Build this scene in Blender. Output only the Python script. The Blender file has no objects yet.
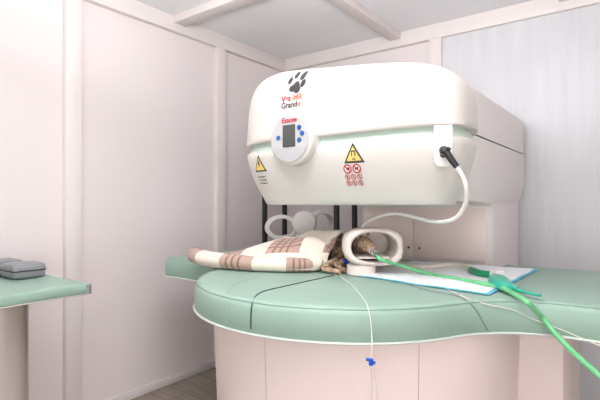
import bpy, bmesh, math, random
from mathutils import Vector, Matrix, noise
from mathutils.bvhtree import BVHTree
random.seed(4)
C = bpy.context.scene
col = C.collection
PI = math.pi
EYE = 1.24
YAW = math.radians(36.8)
F = 461.0
FW = Vector((-math.sin(YAW), math.cos(YAW), 0)); RT = Vector((math.cos(YAW), math.sin(YAW), 0))
def ray(px, py): return FW + RT*((px-300)/F) + Vector((0, 0, (203-py)/F))
def at(px, py, t): return Vector((0, 0, EYE)) + ray(px, py)*t
def on_z(px, py, z):
    r = ray(px, py); return Vector((0, 0, EYE)) + r*((z-EYE)/r.z)

# ------------------------------------------------------------------ materials
def mat(name, color, rough=.5, metal=0, bump=None, noise_col=None, trans=0, sheen=0, emis=None, coat=0, spec=.5, alpha=1):
    m = bpy.data.materials.new(name); m.use_nodes = True
    nt = m.node_tree; b = nt.nodes['Principled BSDF']
    b.inputs['Base Color'].default_value = (*color, 1)
    b.inputs['Roughness'].default_value = rough; b.inputs['Metallic'].default_value = metal
    b.inputs['Transmission Weight'].default_value = trans
    b.inputs['Sheen Weight'].default_value = sheen
    b.inputs['Coat Weight'].default_value = coat
    b.inputs['Specular IOR Level'].default_value = spec
    b.inputs['Alpha'].default_value = alpha
    tc = nt.nodes.new('ShaderNodeTexCoord')
    if bump:
        scale, strength, dist = bump[:3]
        mp = nt.nodes.new('ShaderNodeMapping'); nt.links.new(tc.outputs['Object'], mp.inputs['Vector'])
        if len(bump) > 3: mp.inputs['Scale'].default_value = bump[3]
        n = nt.nodes.new('ShaderNodeTexNoise'); n.inputs['Scale'].default_value = scale; n.inputs['Detail'].default_value = 4
        nt.links.new(mp.outputs[0], n.inputs['Vector'])
        bp = nt.nodes.new('ShaderNodeBump'); bp.inputs['Strength'].default_value = strength; bp.inputs['Distance'].default_value = dist
        nt.links.new(n.outputs['Fac'], bp.inputs['Height']); nt.links.new(bp.outputs[0], b.inputs['Normal'])
    if noise_col:
        scale, c2 = noise_col[:2]
        mp = nt.nodes.new('ShaderNodeMapping'); nt.links.new(tc.outputs['Object'], mp.inputs['Vector'])
        if len(noise_col) > 2: mp.inputs['Scale'].default_value = noise_col[2]
        n = nt.nodes.new('ShaderNodeTexNoise'); n.inputs['Scale'].default_value = scale; n.inputs['Detail'].default_value = 5
        nt.links.new(mp.outputs[0], n.inputs['Vector'])
        r = nt.nodes.new('ShaderNodeValToRGB'); r.color_ramp.elements[0].position = .35; r.color_ramp.elements[1].position = .65
        r.color_ramp.elements[0].color = (*color, 1); r.color_ramp.elements[1].color = (*c2, 1)
        nt.links.new(n.outputs['Fac'], r.inputs[0]); nt.links.new(r.outputs[0], b.inputs['Base Color'])
    if emis:
        b.inputs['Emission Color'].default_value = (*emis[0], 1); b.inputs['Emission Strength'].default_value = emis[1]
    return m
M = dict(
    wall=mat('wall_paint', (.80, .735, .725), .7, bump=(300, .12, .002), noise_col=(1.3, (.78, .715, .705))),
    batten=mat('batten_paint', (.80, .74, .715), .5, bump=(60, .1, .002)),
    panel=mat('grained_panel', (.64, .635, .655), .35, bump=(60, .5, .004, (1, 1, .07)), noise_col=(14, (.69, .685, .705), (1, 1, .12))),
    ceil=mat('ceiling_panel', (.84, .84, .855), .7, bump=(140, .5, .004)),
    skirt=mat('skirting_white', (.78, .74, .72), .45),
    shell=mat('scanner_shell', (.69, .645, .605), .4, bump=(250, .04, .001)),
    shell2=mat('column_shell', (.82, .765, .745), .42, bump=(250, .04, .001)),
    pink=mat('pedestal_shell', (.86, .715, .675), .4, bump=(250, .04, .001)),
    band=mat('pale_green_band', (.56, .68, .60), .35),
    green=mat('green_vinyl', (.25, .37, .305), .42, bump=(9, .35, .012), noise_col=(3.2, (.275, .40, .33))),
    hem=mat('white_hem', (.58, .61, .57), .5),
    thread=mat('dark_thread', (.03, .04, .04), .6),
    black=mat('black_paint', (.012, .012, .013), .4),
    blackrub=mat('black_rubber', (.02, .02, .022), .55),
    white=mat('white_plastic', (.85, .82, .79), .35),
    coil=mat('coil_plastic', (.76, .66, .61), .4),
    coilw=mat('coil_white', (.78, .74, .71), .35),
    clear=mat('clear_plastic', (.9, .93, .92), .08, trans=.95),
    greyt=mat('grey_vinyl', (.22, .225, .235), .4, bump=(25, .3, .006)),
    steel=mat('painted_steel', (.50, .45, .42), .3, metal=.3),
    seam=mat('seam_black', (.05, .05, .05), .7),  # black seam line below the rear cover
    tube=mat('green_tube', (.17, .55, .25), .3, bump=None, trans=.0),
    teal=mat('teal_rubber', (.03, .42, .29), .3, bump=(14, .5, .01)),
    dgreen=mat('dark_green_plastic', (.01, .28, .13), .35),
    ivory=mat('ivory_hose', (.74, .70, .60), .4),
    bluep=mat('blue_plastic', (.01, .08, .55), .35),
    padw=mat('underpad_white', (.90, .93, .95), .7, bump=(40, .5, .006)),
    padb=mat('underpad_blue', (.10, .50, .72), .5),
    ink=mat('dark_ink', (.045, .045, .045), .5),
    red=mat('red_ink', (.52, .008, .03), .5),
    orange=mat('salmon_ink', (.70, .16, .10), .5),
    yellow=mat('warning_yellow', (.85, .60, .16), .5),
    labelw=mat('label_white', (.86, .83, .8), .5),
    lcd=mat('display_glass', (.07, .075, .07), .25),
    face=mat('panel_face', (.50, .49, .49), .4),
    face2=mat('panel_face_lower', (.46, .45, .46), .4),
    bbtn=mat('button_blue', (.01, .10, .38), .4),
    fur=mat('tabby_fur', (.09, .048, .025), .9, bump=(60, 1, .01), noise_col=(42, (.66, .45, .29), (1, .4, 1)), sheen=.1),
    nose=mat('pink_skin', (.6, .3, .25), .5),
    eye=mat('dark_eye', (.01, .01, .008), .15),
)
def floor_mat():
    m = bpy.data.materials.new('grey_wood_planks'); m.use_nodes = True; nt = m.node_tree; b = nt.nodes['Principled BSDF']
    tc = nt.nodes.new('ShaderNodeTexCoord'); br = nt.nodes.new('ShaderNodeTexBrick')
    br.inputs['Color1'].default_value = (.27, .225, .185, 1); br.inputs['Color2'].default_value = (.36, .30, .25, 1)
    br.inputs['Mortar'].default_value = (.07, .055, .045, 1); br.inputs['Scale'].default_value = 1
    br.inputs['Brick Width'].default_value = 1.2; br.inputs['Row Height'].default_value = .14; br.inputs['Mortar Size'].default_value = .002
    nt.links.new(tc.outputs['Object'], br.inputs['Vector'])
    mp = nt.nodes.new('ShaderNodeMapping'); mp.inputs['Scale'].default_value = (2, 30, 1); nt.links.new(tc.outputs['Object'], mp.inputs['Vector'])
    n = nt.nodes.new('ShaderNodeTexNoise'); n.inputs['Scale'].default_value = 2; n.inputs['Detail'].default_value = 6; nt.links.new(mp.outputs[0], n.inputs['Vector'])
    mx = nt.nodes.new('ShaderNodeMixRGB'); mx.blend_type = 'OVERLAY'; mx.inputs[0].default_value = .6
    nt.links.new(br.outputs['Color'], mx.inputs[1]); nt.links.new(n.outputs['Fac'], mx.inputs[2]); nt.links.new(mx.outputs[0], b.inputs['Base Color'])
    b.inputs['Roughness'].default_value = .45
    return m
M['floor'] = floor_mat()
def plaid_mat():
    m = bpy.data.materials.new('plaid_fleece'); m.use_nodes = True; nt = m.node_tree; b = nt.nodes['Principled BSDF']
    tc = nt.nodes.new('ShaderNodeTexCoord'); sp = nt.nodes.new('ShaderNodeSeparateXYZ'); nt.links.new(tc.outputs['UV'], sp.inputs[0])
    def mth(op, a, v=None, c=None):
        n = nt.nodes.new('ShaderNodeMath'); n.operation = op
        for k, x in enumerate((a, v, c)):
            if x is None: continue
            if isinstance(x, (int, float)): n.inputs[k].default_value = x
            else: nt.links.new(x, n.inputs[k])
        return n.outputs[0]
    def band(src, per, lo, hi, off=0):
        f = mth('FRACT', mth('MULTIPLY', mth('ADD', src, off), 1/per))
        return mth('MULTIPLY', mth('GREATER_THAN', f, lo), mth('LESS_THAN', f, hi))
    u, v = sp.outputs[0], sp.outputs[1]
    P = .26
    row = mth('MODULO', mth('FLOOR', mth('MULTIPLY', v, 1/.26)), 2)
    u = mth('ADD', u, mth('MULTIPLY', row, .13))
    bu = band(u, P, 0, .52); bv = band(v, P, 0, .5)
    lu = mth('ADD', band(u, P, .10, .135), mth('ADD', band(u, P, .20, .235), band(u, P, .30, .335)))
    lv = mth('ADD', band(v, P, .10, .135), mth('ADD', band(v, P, .20, .235), band(v, P, .30, .335)))
    lines = mth('MINIMUM', mth('ADD', lu, lv), 1)
    block = mth('MULTIPLY', bu, bv)
    def mix(f, a, c):
        n = nt.nodes.new('ShaderNodeMixRGB')
        nt.links.new(f, n.inputs[0])
        for k, x in ((1, a), (2, c)):
            if isinstance(x, tuple): n.inputs[k].default_value = (*x, 1)
            else: nt.links.new(x, n.inputs[k])
        return n.outputs[0]
    base = mix(bv, (.84, .76, .66), (.80, .70, .60))
    base = mix(block, base, (.46, .31, .25))
    light_on = mth('MULTIPLY', block, lines)
    base = mix(light_on, base, (.25, .14, .11))
    nt.links.new(base, b.inputs['Base Color'])
    n = nt.nodes.new('ShaderNodeTexNoise'); n.inputs['Scale'].default_value = 55; n.inputs['Detail'].default_value = 4
    nt.links.new(tc.outputs['Object'], n.inputs['Vector'])
    bp = nt.nodes.new('ShaderNodeBump'); bp.inputs['Strength'].default_value = .5; bp.inputs['Distance'].default_value = .006
    nt.links.new(n.outputs['Fac'], bp.inputs['Height']); nt.links.new(bp.outputs[0], b.inputs['Normal'])
    b.inputs['Roughness'].default_value = .9; b.inputs['Sheen Weight'].default_value = .3
    return m
M['plaid'] = plaid_mat()

# ------------------------------------------------------------------ helpers
def link(name, me, m, parent=None, smooth=True, angle=35):
    o = bpy.data.objects.new(name, me); col.objects.link(o)
    if m is not None and len(me.materials) == 0: me.materials.append(m)
    if smooth:
        for p in me.polygons: p.use_smooth = True
        try: me.set_sharp_from_angle(angle=math.radians(angle))
        except Exception: pass
    if parent:
        o.parent = parent
        base = parent.matrix_basis if not parent.parent else parent.parent.matrix_basis @ parent.matrix_basis
        o.matrix_basis = base.inverted() @ Matrix.Identity(4)   # mesh written in world coordinates
    return o
def fin(name, bm, m, parent=None, smooth=True, angle=35):
    bmesh.ops.recalc_face_normals(bm, faces=bm.faces)
    me = bpy.data.meshes.new(name); bm.to_mesh(me); bm.free()
    return link(name, me, m, parent, smooth, angle)
def thing(name, label, cat, loc=(0, 0, 0), group=None):
    o = bpy.data.objects.new(name, None); col.objects.link(o); o.location = loc; o.empty_display_size = .1
    o['label'] = label; o['category'] = cat
    if group: o['group'] = group
    o.matrix_basis = Matrix.Translation(Vector(loc))
    return o
def tag(o, label, cat, group=None):
    o['label'] = label; o['category'] = cat
    if group: o['group'] = group
    return o
def box(bm, lo, hi, bev=0, seg=2):
    r = bmesh.ops.create_cube(bm, size=1); vs = r['verts']
    for v in vs: v.co = Vector([lo[k]+(v.co[k]+.5)*(hi[k]-lo[k]) for k in range(3)])
    if bev:
        es = list({e for v in vs for e in v.link_edges})
        bmesh.ops.bevel(bm, geom=es, offset=bev, segments=seg, affect='EDGES', profile=.5)
def struct(name, lo, hi, m, bev=0):
    bm = bmesh.new(); box(bm, lo, hi, bev); o = fin(name, bm, m, smooth=bev > 0); o['kind'] = 'structure'; return o
def rings(bm, rs, cap0=True, cap1=True, close=True):
    prev = None; first = None
    for r in rs:
        vs = [bm.verts.new(p) for p in r]
        if prev:
            n = len(vs)
            for i in range(n if close else n-1):
                bm.faces.new((prev[i], prev[(i+1) % n], vs[(i+1) % n], vs[i]))
        else: first = vs
        prev = vs
    if cap0: bm.faces.new(first[::-1])
    if cap1: bm.faces.new(prev)
def catmull(pts, k=8):
    pts = [Vector(p) for p in pts]; out = []
    P = [pts[0]*2-pts[1]]+pts+[pts[-1]*2-pts[-2]]
    for i in range(1, len(P)-2):
        for j in range(k):
            t = j/k; a, b, c, d = P[i-1], P[i], P[i+1], P[i+2]
            out.append(.5*((2*b)+(c-a)*t+(2*a-5*b+4*c-d)*t*t+(3*b-a-3*c+d)*t**3))
    out.append(pts[-1]); return out
def tube(bm, pts, r, n=10, smooth=8, rib=0, flat=1):
    path = catmull(pts, smooth) if smooth else [Vector(p) for p in pts]
    rs = []; up = Vector((0, 0, 1)); N = len(path)
    for i, p in enumerate(path):
        d = (path[min(i+1, N-1)]-path[max(i-1, 0)]).normalized()
        if abs(d.dot(up)) > .95: up2 = Vector((1, 0, 0))
        else: up2 = up
        a = d.cross(up2).normalized(); b = a.cross(d).normalized()
        rr = r(i/(N-1)) if callable(r) else r
        if rib: rr *= 1+(rib if i % 2 else -rib)
        rs.append([p+a*math.cos(2*PI*k/n)*rr+b*math.sin(2*PI*k/n)*rr*flat for k in range(n)])
    rings(bm, rs)
def cyl(bm, p0, p1, r0, r1=None, n=24):
    tube(bm, [p0, p1], lambda t: r0+(r1-r0)*t if r1 is not None else r0, n, 0)
def sup(cx, cy, a, b, n, z, N=96):
    out = []
    for k in range(N):
        t = 2*PI*k/N; c, s = math.cos(t), math.sin(t)
        out.append(Vector((cx+a*math.copysign(abs(c)**(2/n), c), cy+b*math.copysign(abs(s)**(2/n), s), z)))
    return out
def offset_poly(pts, d):
    """inset a CCW 2D outline by d"""
    out = []; n = len(pts)
    for i in range(n):
        a, b, c = pts[i-1], pts[i], pts[(i+1) % n]
        e1 = (b-a).normalized(); e2 = (c-b).normalized()
        n1 = Vector((-e1.y, e1.x)); n2 = Vector((-e2.y, e2.x))
        m = (n1+n2); m = m/max(m.length_squared, .6)*2
        out.append(b+m*d)
    return out
def slab(bm, out, prof):
    """prof: list of (inset, z)"""
    rings(bm, [[Vector((p.x, p.y, z)) for p in offset_poly(out, d)] for d, z in prof])
def round_rect(x0, y0, x1, y1, r, k=6):
    out = []
    for cx, cy, a0 in ((x1-r, y0+r, -90), (x1-r, y1-r, 0), (x0+r, y1-r, 90), (x0+r, y0+r, 180)):
        for i in range(k+1):
            a = math.radians(a0+90*i/k); out.append(Vector((cx+r*math.cos(a), cy+r*math.sin(a))))
    return out

# ------------------------------------------------------------------ room
XL, YB, ZC = -2.61, 3.25, 2.52
XR, YF = 1.9, -1.7
struct('floor', (XL-.1, YF-.1, -.1), (XR+.1, YB+.1, 0), M['floor'])
struct('ceiling', (XL-.1, YF-.1, ZC), (XR+.1, YB+.1, ZC+.1), M['ceil'])
struct('wall_left', (XL-.1, YF, 0), (XL, YB, ZC), M['wall'])
struct('wall_back', (XL-.1, YB, 0), (XR+.1, YB+.1, ZC), M['wall'])
struct('wall_right', (XR, YF, 0), (XR+.1, YB, ZC), M['wall'])
struct('trim_1', (XL, YF, 2.415), (XL+.04, YB, ZC), M['batten'], .003)           # wall plate along the left wall
struct('trim_2', (XL+.04, YB-.04, 2.415), (XR, YB, ZC), M['batten'], .003)       # wall plate along the back wall
for k, (lo, hi) in enumerate([((XL, 1.27, 0), (XL+.04, 1.36, 2.415)), ((XL, 2.40, 0), (XL+.04, 2.49, 2.415)),
                              ((XL, .14, 0), (XL+.04, .23, 2.415)),
                              ((-1.245, YB-.04, 0), (-1.155, YB, 2.415)), ((-.115, YB-.04, 0), (-.025, YB, 2.415))]):
    struct('trim_%d' % (k+3), lo, hi, M['batten'], .003)
struct('trim_8', (XL+.04, 2.00, ZC-.05), (XR, 2.10, ZC), M['batten'], .003)
struct('trim_9', (-1.55, YF, ZC-.052), (-1.46, YB-.04, ZC), M['batten'], .003)
struct('trim_10', (-.42, YF, ZC-.052), (-.33, YB-.04, ZC), M['batten'], .003)
o = struct('trim_11', (-1.155, YB-.012, .05), (XR, YB, 2.415), M['panel'])
struct('baseboard_left', (XL, YF, 0), (XL+.018, YB, .055), M['skirt'], .004)
struct('baseboard_back', (XL+.018, YB-.03, 0), (XR, YB-.0125, .055), M['skirt'], .004)

# ------------------------------------------------------------------ scanner
HX, HY, HA, HB = -1.066, 1.82, .552, .23
sc = thing('mri_scanner', 'large white veterinary MRI scanner with a rounded head over the green table', 'MRI scanner', (HX, 2.2, 0))
def head_ring(d, z, n=3.5, dy=None, dl=None):
    out = []; N = 192; dy = d if dy is None else dy; dl = d if dl is None else dl
    for k in range(N):
        t = 2*PI*k/N; c, s = math.cos(t), math.sin(t)
        m, b = (n+(1.0 if c > 0 else 0), HB-dy) if s < 0 else (1.4, .65-dy)
        out.append(Vector((HX+(HA-(d if c > 0 else dl))*math.copysign(abs(c)**(2/m), c), HY+math.copysign(b*abs(s)**(2/m), s), z)))
    return out
bm = bmesh.new()
rs = [head_ring(.06, 1.523), head_ring(.004, 1.52), head_ring(0, 1.524)]
ZTOP = 1.842
for k in range(1, 29):
    z = 1.524+(ZTOP-1.524)*math.sin(PI/2*k/28)
    tx = (z-1.524)/(ZTOP-1.524); tl = max(0, (z-1.64)/(ZTOP-1.64)); ty = max(0, (z-1.73)/(ZTOP-1.73))
    rs.append(head_ring(.010*tx+.17*(1-(1-min(1, tx)**3.0)**(1/2.0)), z, 3.5, .012*tx+.045*(1-(1-min(1, ty)**2.5)**(1/2.2)), .025*tx+.13*(1-(1-min(1, tl)**2.6)**(1/2.2))))
rs.append(head_ring(.22, ZTOP+.003, 3.5, .12, .2))
for r_ in rs:                                   # the crown falls away gently towards the right
    for p in r_:
        q = max(0, (p.z-1.56)/(ZTOP-1.56)); p.z -= .085*q*q*min(1, max(0, (p.x+1.32)/.80))
rings(bm, rs); upper = fin('upper_cover', bm, M['shell'], sc, angle=50)
bm = bmesh.new()
rs = [head_ring(.12, 1.231), head_ring(.093, 1.233), head_ring(.088, 1.237)]
for t in [k/10 for k in range(1, 11)]:
    rs.append(head_ring(.088*(1-t)**1.6+.004, 1.237+.235*t))
rs += [head_ring(.010, 1.481), head_ring(.03, 1.485), head_ring(.2, 1.485)]
rings(bm, rs); lower = fin('lower_cover', bm, M['shell'], sc, angle=50)
bm = bmesh.new(); rings(bm, [head_ring(.016, 1.482), head_ring(.030, 1.5225)], False, False)
fin('green_band', bm, M['band'], sc)
# rear column: a C profile, upper housing widening out of the lower column
CX0, CX1 = -1.435, -.605
bm = bmesh.new()
slab(bm, round_rect(CX0, 2.0, CX1, 3.2, .07), [(0, 1.548), (0, 1.70), (.012, 1.755), (.045, 1.785), (.10, 1.80)])
fin('rear_cover', bm, M['shell2'], sc)
bm = bmesh.new()
slab(bm, round_rect(CX0+.012, 2.02, CX1-.012, 3.18, .06), [(0, 1.538), (0, 1.55)])
fin('cover_seam', bm, M['seam'], sc)
bm = bmesh.new()
def crect(y0, z, d=0, r=.06): return [Vector((p.x, p.y, z)) for p in round_rect(CX0+d, y0, CX1-d, 3.2-d, r)]
rings(bm, [crect(2.46, 1.238, .028), crect(2.10, 1.25, .024), crect(2.0, 1.35, 0), crect(2.0, 1.54, 0)])
fin('housing', bm, M['shell2'], sc)
bm = bmesh.new()
rings(bm, [crect(2.5, 0, .028), crect(2.5, 1.20, .028), crect(2.49, 1.225, .028), crect(2.46, 1.238, .028)])
fin('column', bm, M['shell2'], sc)
# column front: two access panels with a gap and small screws
for x0, x1 in ((-1.385, -1.062), (-1.058, -.66)):
    bm = bmesh.new(); box(bm, (x0, 2.493, .93), (x1, 2.50, 1.215), .004); fin('access_panel', bm, M['pink'], sc)
for x in (-1.085, -1.02):
    bm = bmesh.new(); cyl(bm, (x, 2.486, .985), (x, 2.494, .985), .006, n=12); fin('screw', bm, M['ink'], sc)
# pedestal: round pole housing in front, rectangular base behind
bm = bmesh.new()
PDY = 1.87
def ped(r, z): return sup(-1.05, PDY, r, r, 2.0, z, 128)
rings(bm, [ped(.64, 0), ped(.64, .06), ped(.665, .75), ped(.665, .80)])
fin('pedestal', bm, M['pink'], sc)
for px in (265, 419):
    r = ray(px, 300); A = r.x*r.x+r.y*r.y; B = -2*(r.x*-1.05+r.y*PDY); Cc = 1.05**2+PDY**2-.665**2
    t = (-B-math.sqrt(B*B-4*A*Cc))/(2*A); p = r*t; n = (Vector((p.x+1.05, p.y-PDY, 0))).normalized()
    bm = bmesh.new(); tube(bm, [Vector((-1.05, PDY, .06))+n*.6405, Vector((-1.05, PDY, .75))+n*.6655, Vector((-1.05, PDY, .80))+n*.6655], .0012, 6, 0)
    fin('panel_seam', bm, M['steel'], sc)
bm = bmesh.new(); box(bm, (-1.87, 1.97, 0), (-.24, 2.49, .80), .02); fin('base_housing', bm, M['pink'], sc)

# ------------------------------------------------------------------ decals projected on to the shell
bpy.context.view_layer.update()
def bvh_of(o):
    me = o.data; mw = o.matrix_world; vs = [mw @ v.co for v in me.vertices]
    return BVHTree.FromPolygons(vs, [list(p.vertices) for p in me.polygons])
BU, BL = bvh_of(upper), bvh_of(lower)
def frame(bvh, px, py):
    r = ray(px, py).normalized(); loc, n, i, d = bvh.ray_cast(Vector((0, 0, EYE)), r)
    if n.dot(r) > 0: n = -n
    n = Vector((n.x, n.y, n.z)).normalized(); rt = Vector((0, 0, 1)).cross(n).normalized(); up = n.cross(rt).normalized()
    return loc, n, rt, up
def project(bm, bvh, fr, off):
    loc, n, rt, up = fr
    for v in bm.verts:
        p = loc+rt*v.co.x+up*v.co.y+n*.12
        h, nn, i, d = bvh.ray_cast(p, -n)
        v.co = (h if h else loc+rt*v.co.x+up*v.co.y) + n*off
def shape(bm, polys, cuts=2):
    for poly in polys:
        vs = [bm.verts.new((x, y, 0)) for x, y in poly]; bm.faces.new(vs)
    bmesh.ops.triangulate(bm, faces=bm.faces)
    for k in range(cuts):
        es = [e for e in bm.edges if e.calc_length() > .012]
        if es: bmesh.ops.subdivide_edges(bm, edges=es, cuts=1); bmesh.ops.triangulate(bm, faces=bm.faces)
def decal(name, polys, m, bvh, fr, off=.0015, parent=None, cuts=2):
    bm = bmesh.new(); shape(bm, polys, cuts); project(bm, bvh, fr, off)
    me = bpy.data.meshes.new(name); bm.to_mesh(me); bm.free(); return link(name, me, m, parent, smooth=False)
def text_bm(s, size, x, y, bold=0.0, shear=0, align='CENTER'):
    cu = bpy.data.curves.new('t', 'FONT'); cu.body = s; cu.size = size; cu.offset = bold; cu.shear = shear; cu.align_x = align; cu.align_y = 'CENTER'
    o = bpy.data.objects.new('t', cu); col.objects.link(o); dg = bpy.context.evaluated_depsgraph_get(); dg.update()
    me = bpy.data.meshes.new_from_object(o.evaluated_get(dg)); bm = bmesh.new(); bm.from_mesh(me)
    bpy.data.objects.remove(o); bpy.data.curves.remove(cu); bpy.data.meshes.remove(me)
    for v in bm.verts: v.co += Vector((x, y, 0))
    return bm
def text(name, s, size, x, y, m, bvh, fr, off=.0015, parent=None, **k):
    bm = text_bm(s, size, x, y, **k); project(bm, bvh, fr, off)
    me = bpy.data.meshes.new(name); bm.to_mesh(me); bm.free(); return link(name, me, m, parent, smooth=False)
def ell(cx, cy, a, b, rot=0, N=24):
    c, s = math.cos(rot), math.sin(rot)
    return [(cx+a*math.cos(2*PI*k/N)*c-b*math.sin(2*PI*k/N)*s, cy+a*math.cos(2*PI*k/N)*s+b*math.sin(2*PI*k/N)*c) for k in range(N)]
def ringp(cx, cy, r, w, N=20):
    return [[(cx+(r)*math.cos(a), cy+(r)*math.sin(a)), (cx+(r)*math.cos(b), cy+(r)*math.sin(b)), (cx+(r-w)*math.cos(b), cy+(r-w)*math.sin(b)), (cx+(r-w)*math.cos(a), cy+(r-w)*math.sin(a))]
            for a, b in ((2*PI*k/N, 2*PI*(k+1)/N) for k in range(N))]
def bar(cx, cy, l, w, rot):
    c, s = math.cos(rot), math.sin(rot)
    return [(cx+x*c-y*s, cy+x*s+y*c) for x, y in ((-l/2, -w/2), (l/2, -w/2), (l/2, w/2), (-l/2, w/2))]
# paw emblem
fr = frame(BU, 296.5, 86.5)
pad = [(-.031, -.004), (-.027, .004), (-.015, .008), (-.004, .018), (.006, .021), (.013, .014), (.015, .002), (.018, -.010), (.014, -.021), (.004, -.027), (-.006, -.024), (-.012, -.018), (-.024, -.017), (-.031, -.012)]
paw = [pad, ell(-.028, .028, .0085, .0155, -.45), ell(-.002, .047, .0095, .0165, -.4), ell(.027, .040, .0105, .021, -.5), ell(.028, .008, .0095, .016, -.5)]
paw = [[(x*1.28, y*1.15) for x, y in p] for p in paw]
decal('paw_emblem', paw, M['ink'], BU, fr, parent=sc, cuts=3)
frt = frame(BU, 292.5, 101.5)
def run(parts, size, y, x0):
    for nm, st, m, bold in parts:
        bm = text_bm(st, size, x0, y, align='LEFT', bold=bold); xm = max(v.co.x for v in bm.verts); x0 = xm+size*.07
        project(bm, BU, frt, .0015); me = bpy.data.meshes.new(nm); bm.to_mesh(me); bm.free(); link(nm, me, m, sc, smooth=False)
run([('lettering_red', 'Vet', M['red'], .0014), ('lettering_salmon', '-MR', M['orange'], .0008)], .036, .015, -.062)
run([('lettering_dark', 'Grand', M['ink'], .0009), ('lettering_salmon', 'e', M['orange'], .0006)], .036, -.014, -.064)
# right warning label
def tri(s, cy=0): return [(-s, cy-s*.80), (s, cy-s*.80), (0, cy+s*.93)]
fr = frame(BL, 353.5, 153.5)
lab = decal('warning_triangle', [tri(.0475)], M['ink'], BL, fr, .0012, sc, 3)
decal('yellow_field', [tri(.034, -.002)], M['yellow'], BL, fr, .0024, lab, 3)
mag = [bar(-.0075, .0, .020, .005, PI/2), bar(.0075, .0, .020, .005, PI/2), bar(0, .010, .018, .006, 0), bar(-.0045, -.019, .007, .003, .5), bar(.0045, -.019, .007, .003, -.5), bar(0, -.024, .014, .003, 0)]
decal('magnet_symbol', mag, M['ink'], BL, fr, .0032, lab, 0)
fr = frame(BL, 353.5, 175)
def ban(cx, cy, r):
    o = decal('prohibition_sign', [ell(cx, cy, r*.98, r*.98)], M['labelw'], BL, fr, .0012, sc, 1)
    decal('red_ring', ringp(cx, cy, r, r*.28)+[bar(cx, cy, r*1.6, r*.26, -PI/4)], M['red'], BL, fr, .0024, o, 0)
    return o
k_ = 0
for cx in (-.0215, .0215):
    o = ban(cx, .027, .0195); decal('symbol', [bar(cx+(.002 if cx < 0 else -.002), .027, .015, .008, .3), ell(cx+.004, .031, .004, .004)], M['ink'], BL, fr, .0019, o, 0)
for cx in (-.028, 0, .028):
    for cy in (-.0075, -.034):
        o = ban(cx, cy, .0115); decal('symbol', [bar(cx, cy, .011, .005, PI/2)], M['ink'], BL, fr, .0019, o, 0)
# left warning label
fr = frame(BL, 259.5, 164)
lab = decal('warning_triangle', [tri(.046)], M['ink'], BL, fr, .0015, sc, 3)
decal('yellow_field', [tri(.035, -.002)], M['yellow'], BL, fr, .003, lab, 3)
decal('bolt_symbol', [[(-.003, .016), (.007, .016), (.002, .003), (.008, .003), (-.005, -.022), (-.001, -.005), (-.008, -.005)]], M['ink'], BL, fr, .0042, lab, 0)
fr = frame(BL, 263, 180)
marks = []
for row in range(3):
    x = -.030
    while x < .028:
        w = random.choice((.005, .008, .011)); marks.append(bar(x+w/2, .016-row*.016, w, .006, 0)); x += w+.0025
decal('caption_lines', marks, M['ink'], BL, fr, .0015, sc, 0)

# control panel: a thick round pod with display and buttons, facing the front
PX, PY, PZ = -1.214, 1.55, 1.514
def disc(bm, cx, cz, y0, y1, r, n=48, bev=.004):
    rs = []
    for d, y in ((.0, y1), (0, y0+bev), (bev, y0)):
        rs.append([Vector((cx+(r-d)*math.cos(2*PI*k/n), y, cz+(r-d)*math.sin(2*PI*k/n))) for k in range(n)])
    rings(bm, rs)
bm = bmesh.new(); disc(bm, PX, PZ, PY, 1.66, .114, 64, .010); cp = fin('control_panel', bm, M['shell'], sc)
bm = bmesh.new(); disc(bm, PX, PZ, PY-.003, PY+.004, .101, 64, .001); face = fin('face_plate', bm, M['face'], cp)
bm = bmesh.new()
seg = [Vector((PX+.0985*math.cos(a), PY-.0045, PZ+.0985*math.sin(a))) for a in [math.radians(180+22+(136)*k/24) for k in range(25)]]
vs = [bm.verts.new(p) for p in seg]+[bm.verts.new(p+Vector((0, .002, 0))) for p in seg]
n = len(seg); bm.faces.new(vs[:n]); bm.faces.new(vs[n:][::-1])
for i in range(n): bm.faces.new((vs[i], vs[(i+1) % n], vs[n+(i+1) % n], vs[n+i]))
fin('lower_field', bm, M['face2'], cp, smooth=False)
bm = bmesh.new(); box(bm, (PX-.035, PY-.007, PZ-.035), (PX+.032, PY-.002, PZ+.060), .002); fin('display_screen', bm, M['lcd'], cp)
glyph = {0: 'M', 1: '+', 2: '>', 3: '-'}
for k, (dx, dz) in enumerate(((-.060, .008), (.053, .044), (.068, .018), (.053, -.009))):
    bm = bmesh.new(); disc(bm, PX+dx, PZ+dz, PY-.008, PY-.002, .0105, 20, .002); bt = fin('button', bm, M['bbtn'], cp)
    tb = text_bm(glyph[k], .012, 0, 0)
    for v in tb.verts: v.co = Vector((PX+dx+v.co.x, PY-.0085, PZ+dz+v.co.y))
    me = bpy.data.meshes.new('button_mark'); tb.to_mesh(me); tb.free(); link('button_mark', me, M['labelw'], bt, smooth=False)
tb = text_bm('Esaote', .031, 0, 0, bold=.0006, shear=.2)
for v in tb.verts: v.co = Vector((PX-.002+v.co.x, PY-.0045, PZ+.079+v.co.y))
me = bpy.data.meshes.new('lettering_red'); tb.to_mesh(me); tb.free(); link('lettering_red', me, M['red'], cp, smooth=False)

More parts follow.
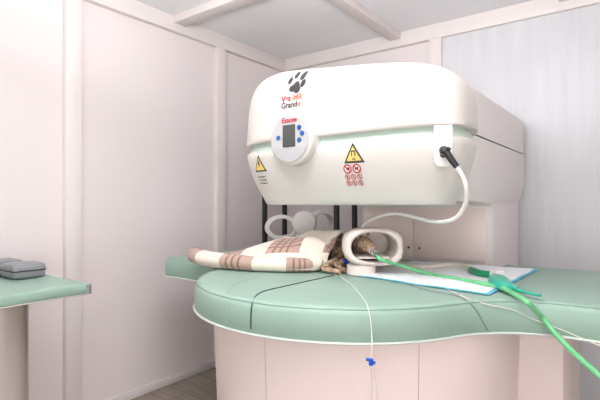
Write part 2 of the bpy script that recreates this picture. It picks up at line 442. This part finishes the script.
# connector plate and socket at the right of the head
fr = frame(BL, 443, 150); loc, n_, rt_, up_ = fr
bm = bmesh.new()
tabp = [(-.030, -.045), (-.018, -.058), (.018, -.058), (.030, -.045), (.032, .092), (-.032, .092)]
vs0 = [bm.verts.new(loc+rt_*x+Vector((0, 0, y))+n_*.006) for x, y in tabp]; vs1 = [bm.verts.new(loc+rt_*x+Vector((0, 0, y))-n_*.03) for x, y in tabp]
bm.faces.new(vs0); bm.faces.new(vs1[::-1])
for i in range(6): bm.faces.new((vs0[i], vs1[i], vs1[(i+1) % 6], vs0[(i+1) % 6]))
cpl = fin('connector_plate', bm, M['white'], sc, smooth=False)
bm = bmesh.new(); tube(bm, [loc+rt_*.004+n_*.004+Vector((0, 0, -.006)), loc+rt_*.004+n_*.03+Vector((0, 0, -.006))], .017, 12, 0); fin('socket', bm, M['black'], cpl)

# ------------------------------------------------------------------ white cable with black plug
t0 = (loc-Vector((0, 0, EYE))).dot(FW)
cab = thing('scanner_cable', 'white cable looping from the scanner head socket down to the coil', 'cable', (loc.x, loc.y, .93))
bm = bmesh.new()
p0 = at(447, 153, t0-.045); p1 = at(457, 167, t0-.06)
tube(bm, [at(443.5, 150, t0-.02), at(445, 151, t0-.04), p0, at(451, 159, t0-.055), p1], lambda t: .0155-.005*t, 12, 4)
fin('plug', bm, M['blackrub'], cab)
for (a, b_) in ((447, 148), (441, 155)):
    bm = bmesh.new(); q = at(a, b_, t0-.052); tube(bm, [q, q+Vector((.012, .0, -.006))], .006, 8, 0); fin('latch', bm, M['blackrub'], cab)
bm = bmesh.new()
pts = [at(456, 165.5, t0-.06), at(463, 177, t0-.07), at(466.5, 190, t0-.07), at(465, 205, t0-.03), at(457, 217, t0+.02), at(445, 221.5, t0+.09), at(430, 221, t0+.18), at(412, 216.5, t0+.28), at(395, 213.5, t0+.38), at(378, 217, t0+.45), at(366, 223, t0+.50), at(360, 231, t0+.52)]
tube(bm, pts, .0075, 12, 8); fin('cord', bm, M['white'], cab)

# ------------------------------------------------------------------ patient table
ZT = .92
WX0, WX1, WY0, WY1 = -2.29, .26, 1.68, 2.60
DX, DY, DR = -1.066, 1.748, .645
def arcpts(rho=.35):
    # outline of the rounded front with a concave fillet either side, left to right
    dy = DY-(WY0-rho); xo = math.sqrt((DR+rho)**2-dy*dy); th = math.atan2(dy, xo); out = []
    for k in range(13):
        a = PI/2-(PI/2-th)*k/12; out.append(Vector((DX-xo+rho*math.cos(a), WY0-rho+rho*math.sin(a))))
    for k in range(1, 60):
        a = PI+th+(PI-2*th)*k/60; out.append(Vector((DX+DR*math.cos(a), DY+DR*math.sin(a))))
    for k in range(13):
        a = th+(PI/2-th)*k/12; out.append(Vector((DX+xo-rho*math.cos(a), WY0-rho+rho*math.sin(a))))
    return out
def corner(cx, cy, r, a0, k=6): return [Vector((cx+r*math.cos(math.radians(a0+90*i/k)), cy+r*math.sin(math.radians(a0+90*i/k)))) for i in range(k+1)]
outl = arcpts()+corner(WX1-.07, WY0+.07, .07, -90)+corner(WX1-.07, WY1-.07, .07, 0)+[Vector((CX1+.01, WY1)), Vector((CX1+.01, 2.485)), Vector((CX0-.01, 2.485)), Vector((CX0-.01, WY1))]+corner(WX0+.07, WY1-.07, .07, 90)+corner(WX0+.07, WY0+.07, .07, 180)
tb_ = thing('patient_table', 'long green padded scanner table with a rounded front, under the scanner head', 'table', (HX, 2.1, .80))
bm = bmesh.new()
slab(bm, outl, [(.03, .806), (.006, .809), (.002, .818), (0, .86), (.004, .895), (.012, .911), (.028, .919), (.045, ZT)])
padm = fin('pad', bm, M['green'], tb_, angle=60)
BP = BVHTree.FromPolygons([v.co.copy() for v in padm.data.vertices], [list(p.vertices) for p in padm.data.polygons])
def drape(px, py, off=.003):
    r = ray(px, py).normalized(); h, n_, i, d = BP.ray_cast(Vector((0, 0, EYE)), r)
    return h+(n_ if n_.dot(r) < 0 else -n_)*off
def closed_tube(bm, pts, r, n=6):
    N = len(pts); rs = []
    for i, p in enumerate(pts):
        d = (pts[(i+1) % N]-pts[i-1]); d.z = 0; d.normalize(); a = Vector((d.y, -d.x, 0))
        rs.append([p+a*math.cos(2*PI*k/n)*r+Vector((0, 0, math.sin(2*PI*k/n)*r)) for k in range(n)])
    rs.append(rs[0]); rings(bm, rs, False, False)
    bmesh.ops.remove_doubles(bm, verts=bm.verts, dist=1e-5)
bm = bmesh.new(); closed_tube(bm, [Vector((p.x, p.y, .813)) for p in offset_poly(outl, .0)], .0045); fin('hem', bm, M['hem'], tb_)
bm = bmesh.new(); closed_tube(bm, [Vector((p.x, p.y, .914)) for p in offset_poly(outl, .014)], .0022); fin('piping', bm, M['green'], tb_)
# dark stitched overlap line on the round part
sl = [drape(px, py, .001) for px, py in ((334, 275.5), (305, 282), (280, 287.5), (264, 291.5), (256, 296), (252.5, 303), (251.5, 310), (251, 320), (251, 329))]
bm = bmesh.new(); tube(bm, sl, .0022, 6, 5); fin('overlap_edge', bm, M['thread'], tb_)
sl = [drape(px, py, -.0005) for px, py in ((262, 276), (240, 283), (230, 288), (226.5, 295), (226, 305), (226, 318), (226.5, 323))]
bm = bmesh.new(); tube(bm, sl, .0016, 6, 5); fin('stitched_line', bm, M['green'], tb_)

# ------------------------------------------------------------------ coil with the cat inside
CT = Vector((-1.003, 1.880, 1.046)); CN = Vector((.63, -.777, 0)).normalized(); CR = Vector((0, 0, 1)).cross(CN).normalized()  # CN: out of the mouth
def cpt(x, y, z): return CT+CR*x+CN*y+Vector((0, 0, z))
def sring(a, b, n, y, N=64, dx=0, dz=0):
    out = []
    for k in range(N):
        t = 2*PI*k/N; c, s = math.cos(t), math.sin(t)
        out.append(cpt(dx+a*math.copysign(abs(c)**(2/n), c), y, dz+b*math.copysign(abs(s)**(2/n), s)))
    return out
coil = thing('receiver_coil', 'beige tunnel shaped coil with a wide oval mouth holding the cat head', 'MRI coil', (CT.x, CT.y, ZT))
bm = bmesh.new()
A_, B_ = .130, .083
IN = (.102, .066, 2.2)
rings(bm, [sring(*IN, -.10), sring(*IN, -.03), sring(*IN, .085), sring(.104, .068, 2.2, .095), sring(.110, .073, 2.4, .1), sring(A_-.010, B_-.005, 3.2, .096), sring(A_-.001, B_-.001, 3.2, .08), sring(A_, B_, 3.0, 0), sring(A_-.008, B_-.004, 2.8, -.085), sring(A_-.014, B_-.008, 2.6, -.10), sring(.102, .074, 2.4, -.105), sring(*IN, -.10)], False, False)
bmesh.ops.remove_doubles(bm, verts=bm.verts, dist=1e-5)
fin('shell', bm, M['coil'], coil, angle=60)
bm = bmesh.new(); 
def rnd(bm, c, rr, z0, z1, n=40):
    rings(bm, [[Vector((c.x+(r)*math.cos(2*PI*k/n), c.y+(r)*math.sin(2*PI*k/n), z)) for k in range(n)] for r, z in ((rr-.004, z0), (rr, z0+.004), (rr-.002, z1-.006), (rr-.012, z1))])
rnd(bm, cpt(-.05, .035, 0), .066, ZT+.001, .968); fin('foot', bm, M['coil'], coil)
bm = bmesh.new(); c0 = [cpt(-.07, y, -.044) for y in (-.09, .07)]; c1 = [cpt(.07, y, -.044) for y in (-.09, .07)]
vs = [bm.verts.new(p) for p in (c0[0], c1[0], c1[1], c0[1])]; f = bm.faces.new(vs); r = bmesh.ops.extrude_face_region(bm, geom=[f])
for v in r['geom']:
    if isinstance(v, bmesh.types.BMVert): v.co.z -= .008
fin('cradle', bm, M['coil'], coil, smooth=False)

# cat ---------------------------------------------------------------
def skin(name, verts, edges, radii, m, parent=None, sub=2):
    me = bpy.data.meshes.new(name); me.from_pydata([tuple(v) for v in verts], edges, [])
    o = bpy.data.objects.new(name, me); col.objects.link(o)
    o.modifiers.new('s', 'SKIN'); ms = o.modifiers.new('u', 'SUBSURF'); ms.levels = sub; ms.render_levels = sub
    for i, r in enumerate(radii): 
        me.skin_vertices[0].data[i].radius = (r, r) if not isinstance(r, tuple) else r
    me.skin_vertices[0].data[0].use_root = True
    dg = bpy.context.evaluated_depsgraph_get(); dg.update()
    nm = bpy.data.meshes.new_from_object(o.evaluated_get(dg)); bpy.data.objects.remove(o); 
    nm.materials.clear(); nm.name = name
    return link(name, nm, m, parent, angle=180)
hd = cpt(-.028, -.005, .006)          # skull centre, lying on its side in the coil
body = [Vector((-1.62, 2.02, .985)), Vector((-1.50, 2.0, .99)), Vector((-1.36, 1.99, .995)), Vector((-1.24, 1.985, 1.0)), Vector((-1.16, 1.98, 1.005)), cpt(-.045, -.09, .002), hd, cpt(-.012, .045, -.002), cpt(-.004, .070, -.006)]
rad = [.035, .052, .055, .052, .045, .038, .042, .026, .016]
ed = [(i, i+1) for i in range(8)]
# front legs reaching out past the blanket, hind legs folded
fl1 = [Vector((-1.20, 1.92, .965)), on_z(322, 268, .945), on_z(334, 271, .935), on_z(341, 272.5, .932)]
fl2 = [Vector((-1.17, 1.94, .96)), on_z(335, 265, .948), on_z(343, 269.5, .937), on_z(348, 271.5, .933)]
hl = [Vector((-1.50, 1.90, .965)), Vector((-1.42, 1.80, .950)), Vector((-1.30, 1.80, .942))]
tail = [Vector((-1.68, 1.98, .95)), Vector((-1.72, 1.88, .94)), Vector((-1.66, 1.80, .94))]
V = body+fl1+fl2+hl+tail
def ch(a, start, n): return [(a, start)]+[(start+i, start+i+1) for i in range(n-1)]
ed += ch(3, 9, 4)+ch(4, 13, 4)+ch(1, 17, 3)+ch(0, 20, 3)
rad += [.022, .014, .012, .013, .020, .014, .012, .013, .028, .018, .013, .014, .012, .010]
order_root = 0
cat = skin('cat', V, ed, rad, M['fur'])
tag(cat, 'brown tabby cat lying anaesthetised with its head inside the beige coil', 'cat')
def blob(name, c, r, m, parent, sc_=(1, 1, 1)):
    bm = bmesh.new(); bmesh.ops.create_uvsphere(bm, u_segments=16, v_segments=10, radius=1)
    for v in bm.verts: v.co = Vector(c)+CR*v.co.x*r*sc_[0]+CN*v.co.y*r*sc_[1]+Vector((0, 0, v.co.z*r*sc_[2]))
    return fin(name, bm, m, parent)
def ear(name, c, tip, w):
    bm = bmesh.new(); d = (tip-c); side = d.cross(CN).normalized()*w
    vs = [c-side, c+side, tip, c+CN*(-.012)]
    v = [bm.verts.new(p) for p in vs]
    for f in ((0, 1, 2), (0, 3, 1), (1, 3, 2), (2, 3, 0)): bm.faces.new([v[k] for k in f])
    return fin(name, bm, M['fur'], cat, smooth=False)
ear('ear', hd+CR*-.022+Vector((0, 0, .028))+CN*-.01, hd+CR*-.040+Vector((0, 0, .052))+CN*-.012, .014)
ear('ear', hd+CR*.018+Vector((0, 0, .032))+CN*-.01, hd+CR*.022+Vector((0, 0, .058))+CN*-.012, .014)
blob('nose', cpt(-.004, .080, -.001), .006, M['nose'], cat)
for s in (-1, 1): blob('eye', hd+CR*(.016*s+.008)+CN*.034+Vector((0, 0, .014)), .0065, M['eye'], cat, (1.2, .8, .8))
for s in (-1, 1): blob('cheek', cpt(-.010+.012*s, .058, -.012), .014, M['fur'], cat)

# anaesthesia mask / tube mouthpiece and green hose
hose = thing('breathing_hose', 'long green hose from the coil across the table and over its right edge', 'hose', tuple(on_z(480, 282, ZT)))
m0 = cpt(.0, .088, -.03)
bm = bmesh.new(); tube(bm, [cpt(-.012, .075, -.012), cpt(0, .10, -.028), cpt(.012, .13, -.045)], lambda t: .017-.008*t, 16, 5); fin('mask', bm, M['clear'], hose)
hp = [cpt(.008, .125, -.044), on_z(392, 268, .955)]
hp = [cpt(.006, .112, -.036), cpt(.024, .140, -.050), on_z(399, 264.5, .968)]
hp += [on_z(px, py, ZT+.014) for px, py in ((427, 273.5), (452, 278), (480, 283), (500, 287.5), (515, 294.5), (528, 303))]
hp += [at(541, 316, 1.49), at(553, 331, 1.45), at(570, 349, 1.42), at(600, 376, 1.36), at(660, 425, 1.25), at(740, 500, 1.15)]
bm = bmesh.new(); tube(bm, hp, .0088, 12, 10); fin('hose_body', bm, M['tube'], hose)

# underpad
pd = thing('underpad', 'white absorbent pad with blue edge lying under the green hose', 'pad', tuple(on_z(450, 280, ZT)))
def quadpatch(cs, z, thick, N=24, amp=.003):
    bm = bmesh.new(); g = []
    for i in range(N+1):
        row = []
        for j in range(N+1):
            u, v = i/N, j/N
            p = cs[0]*(1-u)*(1-v)+cs[1]*u*(1-v)+cs[2]*u*v+cs[3]*(1-u)*v
            zz = z+amp*(1+noise.noise(Vector((p.x*9, p.y*9, 2))))
            row.append(bm.verts.new((p.x, p.y, zz)))
        g.append(row)
    fs = [bm.faces.new((g[i][j], g[i+1][j], g[i+1][j+1], g[i][j+1])) for i in range(N) for j in range(N)]
    r = bmesh.ops.extrude_face_region(bm, geom=fs)
    for v in r['geom']:
        if isinstance(v, bmesh.types.BMVert): v.co.z += thick
    return bm
cs = [on_z(347, 275, ZT), on_z(489, 296, ZT), on_z(538, 270.5, ZT), on_z(412, 262, ZT)]
cc = sum(cs, Vector())/4
fin('backing', quadpatch(cs, ZT+.0005, .0012), M['padb'], pd)
cs2 = [cc+(p-cc)*.955 for p in cs]
fin('fleece', quadpatch(cs2, ZT+.0018, .004), M['padw'], pd)

# ivory corrugated hose, connector and teal bag
bag = thing('breathing_bag', 'teal rubber breathing bag with an ivory hose on the white pad', 'breathing bag', tuple(on_z(500, 285, ZT)))
bm = bmesh.new(); tube(bm, [on_z(px, py, ZT+.018) for px, py in ((396, 262.5), (412, 266), (430, 267), (448, 265), (462, 266), (473, 270))], .0125, 12, 14, rib=.08); fin('ivory_hose', bm, M['ivory'], bag)
bm = bmesh.new(); tube(bm, [on_z(px, py, ZT+.02) for px, py in ((471, 270), (480, 273.5), (490, 275))], .016, 14, 6, rib=.05); fin('connector', bm, M['dgreen'], bag)
bm = bmesh.new(); tube(bm, [on_z(px, py, ZT+.02) for px, py in ((488, 274), (494, 275)) ], .019, 16, 4); tube(bm, [on_z(493, 274, ZT+.02), on_z(503, 271.5, ZT+.03)], .008, 12, 2); fin('elbow', bm, M['white'], bag)
bm = bmesh.new()
tube(bm, [on_z(px, py, ZT+.017) for px, py in ((494, 276), (498, 282), (505, 286.5), (515, 289.5), (525, 292), (540, 295.5))],
     lambda t: .013+.024*math.sin(min(1, t*1.9)*PI)**.8 if t < .5 else max(.006, .012-.01*(t-.5)), 18, 8, flat=.62)
tube(bm, [on_z(px, py, ZT+.022) for px, py in ((494, 275), (502, 278), (509, 285), (517, 289))], lambda t: .010+.008*math.sin(t*PI), 14, 8, flat=.6)
fin('bag_body', bm, M['teal'], bag)

# thin lines
ln = thing('infusion_line', 'clear infusion line hanging over the table front with a blue tap', 'tube', tuple(on_z(360, 290, ZT)))
fy = lambda px, py: drape(px, py, .003)
hang = [fy(374, 264), fy(352, 270), fy(340, 275.5), fy(352, 286), fy(363, 299), fy(367, 306)]
def front(px, py, out=.004):
    h = drape(366, 330, out); r = ray(px, py); return at(px, py, h.y/r.y-out)
hang += [drape(369, 313), drape(370.5, 322), drape(371.5, 334), front(372, 346, .006), front(371, 362, .006)]
bm = bmesh.new(); tube(bm, hang, .0015, 6, 8); fin('line', bm, M['white'], ln)
bm = bmesh.new(); a = front(371, 359, .010); tube(bm, [a, a-Vector((0, 0, .018))], .007, 10, 0); tube(bm, [a+Vector((0, 0, -.008)), a+Vector((.012, .006, -.011))], .0045, 8, 0); tube(bm, [a+Vector((0, 0, -.005)), a+Vector((-.014, -.004, -.002))], .005, 8, 0); fin('tap', bm, M['bluep'], ln)
bm = bmesh.new(); tube(bm, [front(371, 364, .010), front(372, 385, .010), front(371, 410, .012), front(372, 440, .014)], .0022, 6, 8)
tube(bm, [front(373, 364, .010), front(376, 385, .010), front(378, 410, .012), front(380, 440, .014)], .0018, 6, 8); fin('lower_line', bm, M['clear'], ln)
def wyf(px, py, out=.004):
    r = ray(px, py); return at(px, py, (WY0-out)/r.y)
w = bmesh.new(); tube(w, [fy(385, 266), fy(400, 281), fy(425, 290.5), fy(450, 295), fy(464, 300), fy(474, 308), fy(481, 319), fy(488, 331)], .0014, 6, 8)
tag(fin('monitoring_wire', w, M['greyt']), 'thin dark wire running over the table front below the white pad', 'wire')
w = bmesh.new(); tube(w, [fy(446, 289), fy(462, 297), fy(482, 303.5), fy(505, 308), fy(518, 312), fy(530, 318), fy(560, 329), fy(585, 339), wyf(615, 352, .02), wyf(650, 366, .05)], .0018, 6, 8)
tag(fin('clear_line', w, M['ivory']), 'pale thin line crossing beneath the green hose over the table skirt', 'tube')

# blue strap piece beside the cat
bm = bmesh.new(); q = on_z(343, 268, ZT+.008)
tube(bm, [q+Vector((-.030, .01, .0)), q+Vector((-.012, .0, .028)), q+Vector((.012, .008, .034)), q+Vector((.024, .016, .0))], .012, 10, 6, flat=.8)
tag(fin('blue_strap', bm, M['bluep']), 'bright blue strap piece between the blanket and the beige coil', 'strap')

# ------------------------------------------------------------------ blanket
bl = thing('plaid_blanket', 'cream and brown plaid blanket covering the cat on the table', 'blanket', (-1.45, 1.85, ZT))
base_front = [(190.5, 263), (203, 267), (225, 270), (250, 272), (280, 273), (305, 273), (318, 272)]
NU, NV = 90, 40
FR = catmull([on_z(px, py, ZT) for px, py in base_front], 16)
BK = catmull([Vector((-1.86, 1.78, ZT)), Vector((-1.74, 2.02, ZT)), Vector((-1.60, 2.13, ZT)), Vector((-1.45, 2.16, ZT)), Vector((-1.32, 2.16, ZT)), Vector((-1.20, 2.15, ZT)), Vector((-1.10, 2.12, ZT))], 16)
def samp(L, t):
    x = t*(len(L)-1); i = min(int(x), len(L)-2); return L[i].lerp(L[i+1], x-i)
bm = bmesh.new(); uvl = bm.loops.layers.uv.new('UVMap'); g = []
for i in range(NU+1):
    u = i/NU; a = samp(FR, u); b = samp(BK, u); row = []
    for j in range(NV+1):
        v = j/NV; p = a.lerp(b, v)
        hump = .030+.152*min(1, max(0, (u-.12)/.50))**1.1
        vp = max(0, (v-.13)/.87); prof = math.sin(PI*min(1, vp)**.72)**.7 if vp < .98 else 0
        roll = .050*math.exp(-((v-.06)/.055)**2)
        h = hump*prof*(.80+.04*u)+roll
        h += .006*noise.noise(Vector((p.x*11, p.y*11, 0)))+.010*noise.noise(Vector((p.x*4+7, p.y*6, 0)))*min(1, v*5)
        h += (.013 if v > .2 else .013*v/.2)*math.sin(5*u+19*v+5*noise.noise(Vector((p.x*5, p.y*5, 4))))*min(1, v*4)*(.4+u)
        edge = min(v, 1-v, 1.0)
        zz = ZT+.010+max(0, h)*min(1, (edge*12)**.6)
        row.append((bm.verts.new((p.x, p.y, zz)), u*.66+.055, .13+v*.78))
    g.append(row)
for i in range(NU):
    for j in range(NV):
        q = (g[i][j], g[i+1][j], g[i+1][j+1], g[i][j+1]); f = bm.faces.new([x[0] for x in q])
        for lp, x in zip(f.loops, q): lp[uvl].uv = (x[1], x[2])
bmesh.ops.recalc_face_normals(bm, faces=bm.faces)
me = bpy.data.meshes.new('cover'); bm.to_mesh(me); bm.free()
cv = link('cover', me, M['plaid'], bl, angle=80)
so = cv.modifiers.new('thickness', 'SOLIDIFY'); so.thickness = .012; so.offset = 1
# rolled front edge
bm = bmesh.new(); path = [samp(FR, t/60) for t in range(0, 61)]
n = 20; rs = []; uvs = []
for i, p in enumerate(path):
    d = (path[min(i+1, 60)]-path[max(i-1, 0)]).normalized(); a = d.cross(Vector((0, 0, 1))).normalized()
    t = i/60; e = min(1, min(t*22+.7, (1-t)*14+.3))**.5
    r_ = (.050-.013*t+.004*noise.noise(Vector((t*9, 0, 3))))*e
    c = Vector((p.x, p.y, ZT+.002+r_*.80))-a*.025
    rs.append([c+a*math.cos(2*PI*k/n)*r_+Vector((0, 0, math.sin(2*PI*k/n)*r_*.8)) for k in range(n)])
rings(bm, rs); uvl = bm.loops.layers.uv.new('UVMap')
bm.verts.ensure_lookup_table()
for f in bm.faces:
    for lp in f.loops:
        i = lp.vert.index if lp.vert.index >= 0 else 0
bm.verts.index_update()
for f in bm.faces:
    ks = [lp.vert.index % n for lp in f.loops]; wrap = (max(ks)-min(ks)) > 2
    for lp in f.loops:
        k = lp.vert.index % n
        if wrap and k == 0: k = n
        lp[uvl].uv = ((lp.vert.index//n)/60*.66+.055, (k/n)*.12)
me = bpy.data.meshes.new('rolled_edge'); bmesh.ops.recalc_face_normals(bm, faces=bm.faces); bm.to_mesh(me); bm.free()
link('rolled_edge', me, M['plaid'], bl, angle=80)

# ------------------------------------------------------------------ rack behind the table with stored coils
rx0, rx1, ry0, ry1 = -2.30, -1.66, 2.63, 2.87
rack = thing('storage_rack', 'black metal rack standing behind the left end of the table', 'rack', ((rx0+rx1)/2, 2.75, 0))
for x in (rx0, rx1):
    for y in (ry0, ry1):
        bm = bmesh.new(); box(bm, (x-.015, y-.015, 0), (x+.015, y+.015, 1.62), .002); fin('post', bm, M['black'], rack)
for z in (.35, .945, 1.58):
    bm = bmesh.new(); box(bm, (rx0-.012, ry0-.012, z-.015), (rx1+.012, ry1+.012, z), .002); fin('shelf', bm, M['black'], rack)
SZ = .946
def ring_coil(name, label, c, R, r, L, ang, tilt, m, closed=False, grp=None):
    t = thing(name, label, 'MRI coil', (c.x, c.y, SZ))
    ax = Vector((math.cos(ang), math.sin(ang), 0)); rt = Vector((-ax.y, ax.x, 0)); up = Vector((0, 0, 1))
    bm = bmesh.new(); N = 48
    def rg(rr, y): return [c+rt*rr*math.cos(2*PI*k/N)+up*rr*math.sin(2*PI*k/N)*tilt+ax*y for k in range(N)]
    if closed: rings(bm, [rg(R*.8, -L/2), rg(R*.95, -L/2+.01), rg(R, -L/2+.03), rg(R, L/2-.012), rg(R*.95, L/2-.003), rg(R*.85, L/2)])
    else:
        rings(bm, [rg(r, -L/2), rg(R-.004, -L/2), rg(R, -L/2+.006), rg(R, L/2-.006), rg(R-.004, L/2), rg(r, L/2), rg(r, -L/2)], False, False)
        bmesh.ops.remove_doubles(bm, verts=bm.verts, dist=1e-5)
    fin('coil_body', bm, m, t)
    bm = bmesh.new(); b0 = c-Vector((0, 0, R*tilt)); lo = Vector((b0.x-.05, b0.y-.035, SZ)); box(bm, lo, (b0.x+.05, b0.y+.035, b0.z+.012), .004); fin('foot', bm, m, t)
    return t
cA = at(281.5, 227, 3.32); ring_coil('ring_coil', 'open white ring coil at the left end of the black rack', cA, .120, .085, .09, math.radians(-50), .74, M['coilw'])
cB = at(304.5, 222.5, 3.22); ring_coil('domed_coil', 'closed white domed coil beside the open ring coil on the rack', cB, .084, 0, .10, math.radians(-60), 1.0, M['coilw'], True)
cC = at(322, 224, 3.42); ring_coil('ring_coil', 'white ring coil at the right end of the black rack beside the post', cC, .115, .085, .08, math.radians(-25), .90, M['coilw'])

# ------------------------------------------------------------------ exam bed on the left
ZB = .90
bed = thing('exam_bed', 'narrow green padded bed against the left wall', 'bed', (-2.2, .5, 0))
bx1, by1 = -1.885, 1.04
bm = bmesh.new(); slab(bm, round_rect(-2.555, -.9, bx1, by1, .03), [(.012, ZB-.045), (.003, ZB-.042), (0, ZB-.036), (0, ZB-.012), (.004, ZB-.004), (.012, ZB), (.022, ZB)])
fin('mattress', bm, M['green'], bed)
bm = bmesh.new(); closed_tube(bm, [Vector((p.x, p.y, ZB-.045)) for p in round_rect(-2.555, -.9, bx1, by1, .03)], .003); fin('hem', bm, M['steel'], bed)
bm = bmesh.new(); cyl(bm, (-2.13, .80, .03), (-2.13, .80, ZB-.046), .085, n=40); fin('pedestal', bm, M['steel'], bed)
bm = bmesh.new(); box(bm, (-2.4, -.5, 0), (-1.95, .95, .03), .008); fin('base_plate', bm, M['steel'], bed)
bm = bmesh.new(); c = Vector((bx1-.01, by1-.012, ZB-.022)); cyl(bm, c+Vector((0, 0, -.022)), c+Vector((0, 0, .018)), .014, n=16); fin('corner_knob', bm, M['greyt'], bed)
def cushion(x0, x1, y0, y1, h, label):
    bm = bmesh.new(); box(bm, (x0, y0, ZB+.001), (x1, y1, ZB+h), .018, 4)
    bmesh.ops.subdivide_edges(bm, edges=[e for e in bm.edges if e.calc_length() > .04], cuts=3, use_grid_fill=True)
    for v in bm.verts:
        if v.co.z > ZB+.02: v.co.z += .005*noise.noise(v.co*14)
    o = thing('sandbag', label, 'sandbag', ((x0+x1)/2, (y0+y1)/2, ZB), 'grey sandbags on the bed')
    fin('cover', bm, M['greyt'], o)
    bm = bmesh.new(); closed_tube(bm, [Vector((p.x, p.y, ZB+h*.55)) for p in round_rect(x0-.001, y0-.001, x1+.001, y1+.001, .018)], .003); fin('piping', bm, M['blackrub'], o)
cushion(-2.36, -2.20, .86, 1.0, .068, 'grey vinyl sandbag nearer the bed corner')
cushion(-2.54, -2.37, .84, .98, .070, 'grey vinyl sandbag nearest the left wall, cut by the photo edge')

# ------------------------------------------------------------------ light
def area(name, loc, aim, size, power, color):
    l = bpy.data.lights.new(name, 'AREA'); l.energy = power; l.size = size[0]; l.shape = 'RECTANGLE'; l.size_y = size[1]; l.color = color
    o = bpy.data.objects.new(name, l); col.objects.link(o); o.location = loc
    o.rotation_euler = (Vector(aim)-Vector(loc)).to_track_quat('-Z', 'Y').to_euler(); return o
pl = bpy.data.lights.new('ceiling_bulb', 'POINT'); pl.energy = 9.5; pl.shadow_soft_size = .12; pl.color = (1, .96, .93)
po = bpy.data.objects.new('ceiling_bulb', pl); col.objects.link(po); po.location = (.25, -.15, 2.30)
area('doorway_light', (-2.3, -1.4, 1.4), (-1.3, 1.4, .8), (.5, 1.4), 3, (.9, 1, .95))
area('top_fill', (-.7, .5, 2.44), (-.7, .5, 0), (1.5, 1.3), 3, (1, .97, .96))  # overhead fill added to even out the room, not a real fixture
area('right_fill', (1.75, .2, 1.3), (-1, 2.3, 1.0), (1.4, 1.6), 20, (.97, .97, 1))  # added fill from the right for the column and back panel, no window there
area('front_fill', (.35, -1.5, .95), (-1, 2, .9), (1.6, 1.3), 29, (1, .96, .95))  # added soft fill behind the camera for the low frontal surfaces
area('ceiling_fill', (-.85, .70, 2.0), (-.85, .85, 2.6), (.8, .5), 66, (.97, .97, 1))  # unseen fill added in mid-air, aimed up to brighten the ceiling
w = bpy.data.worlds.new('World'); C.world = w; w.use_nodes = True
w.node_tree.nodes['Background'].inputs[0].default_value = (.95, .97, 1, 1); w.node_tree.nodes['Background'].inputs[1].default_value = .6

cam = bpy.data.cameras.new('Camera'); cam.sensor_width = 36; cam.lens = F/600*36; cam.shift_y = 3/600; cam.clip_start = .01
co = bpy.data.objects.new('Camera', cam); col.objects.link(co); co.location = (0, 0, EYE); co.rotation_euler = (PI/2, 0, YAW)
C.camera = co
C.view_settings.view_transform = 'Standard'; C.view_settings.look = 'None'; C.view_settings.gamma = 1; C.view_settings.exposure = .0
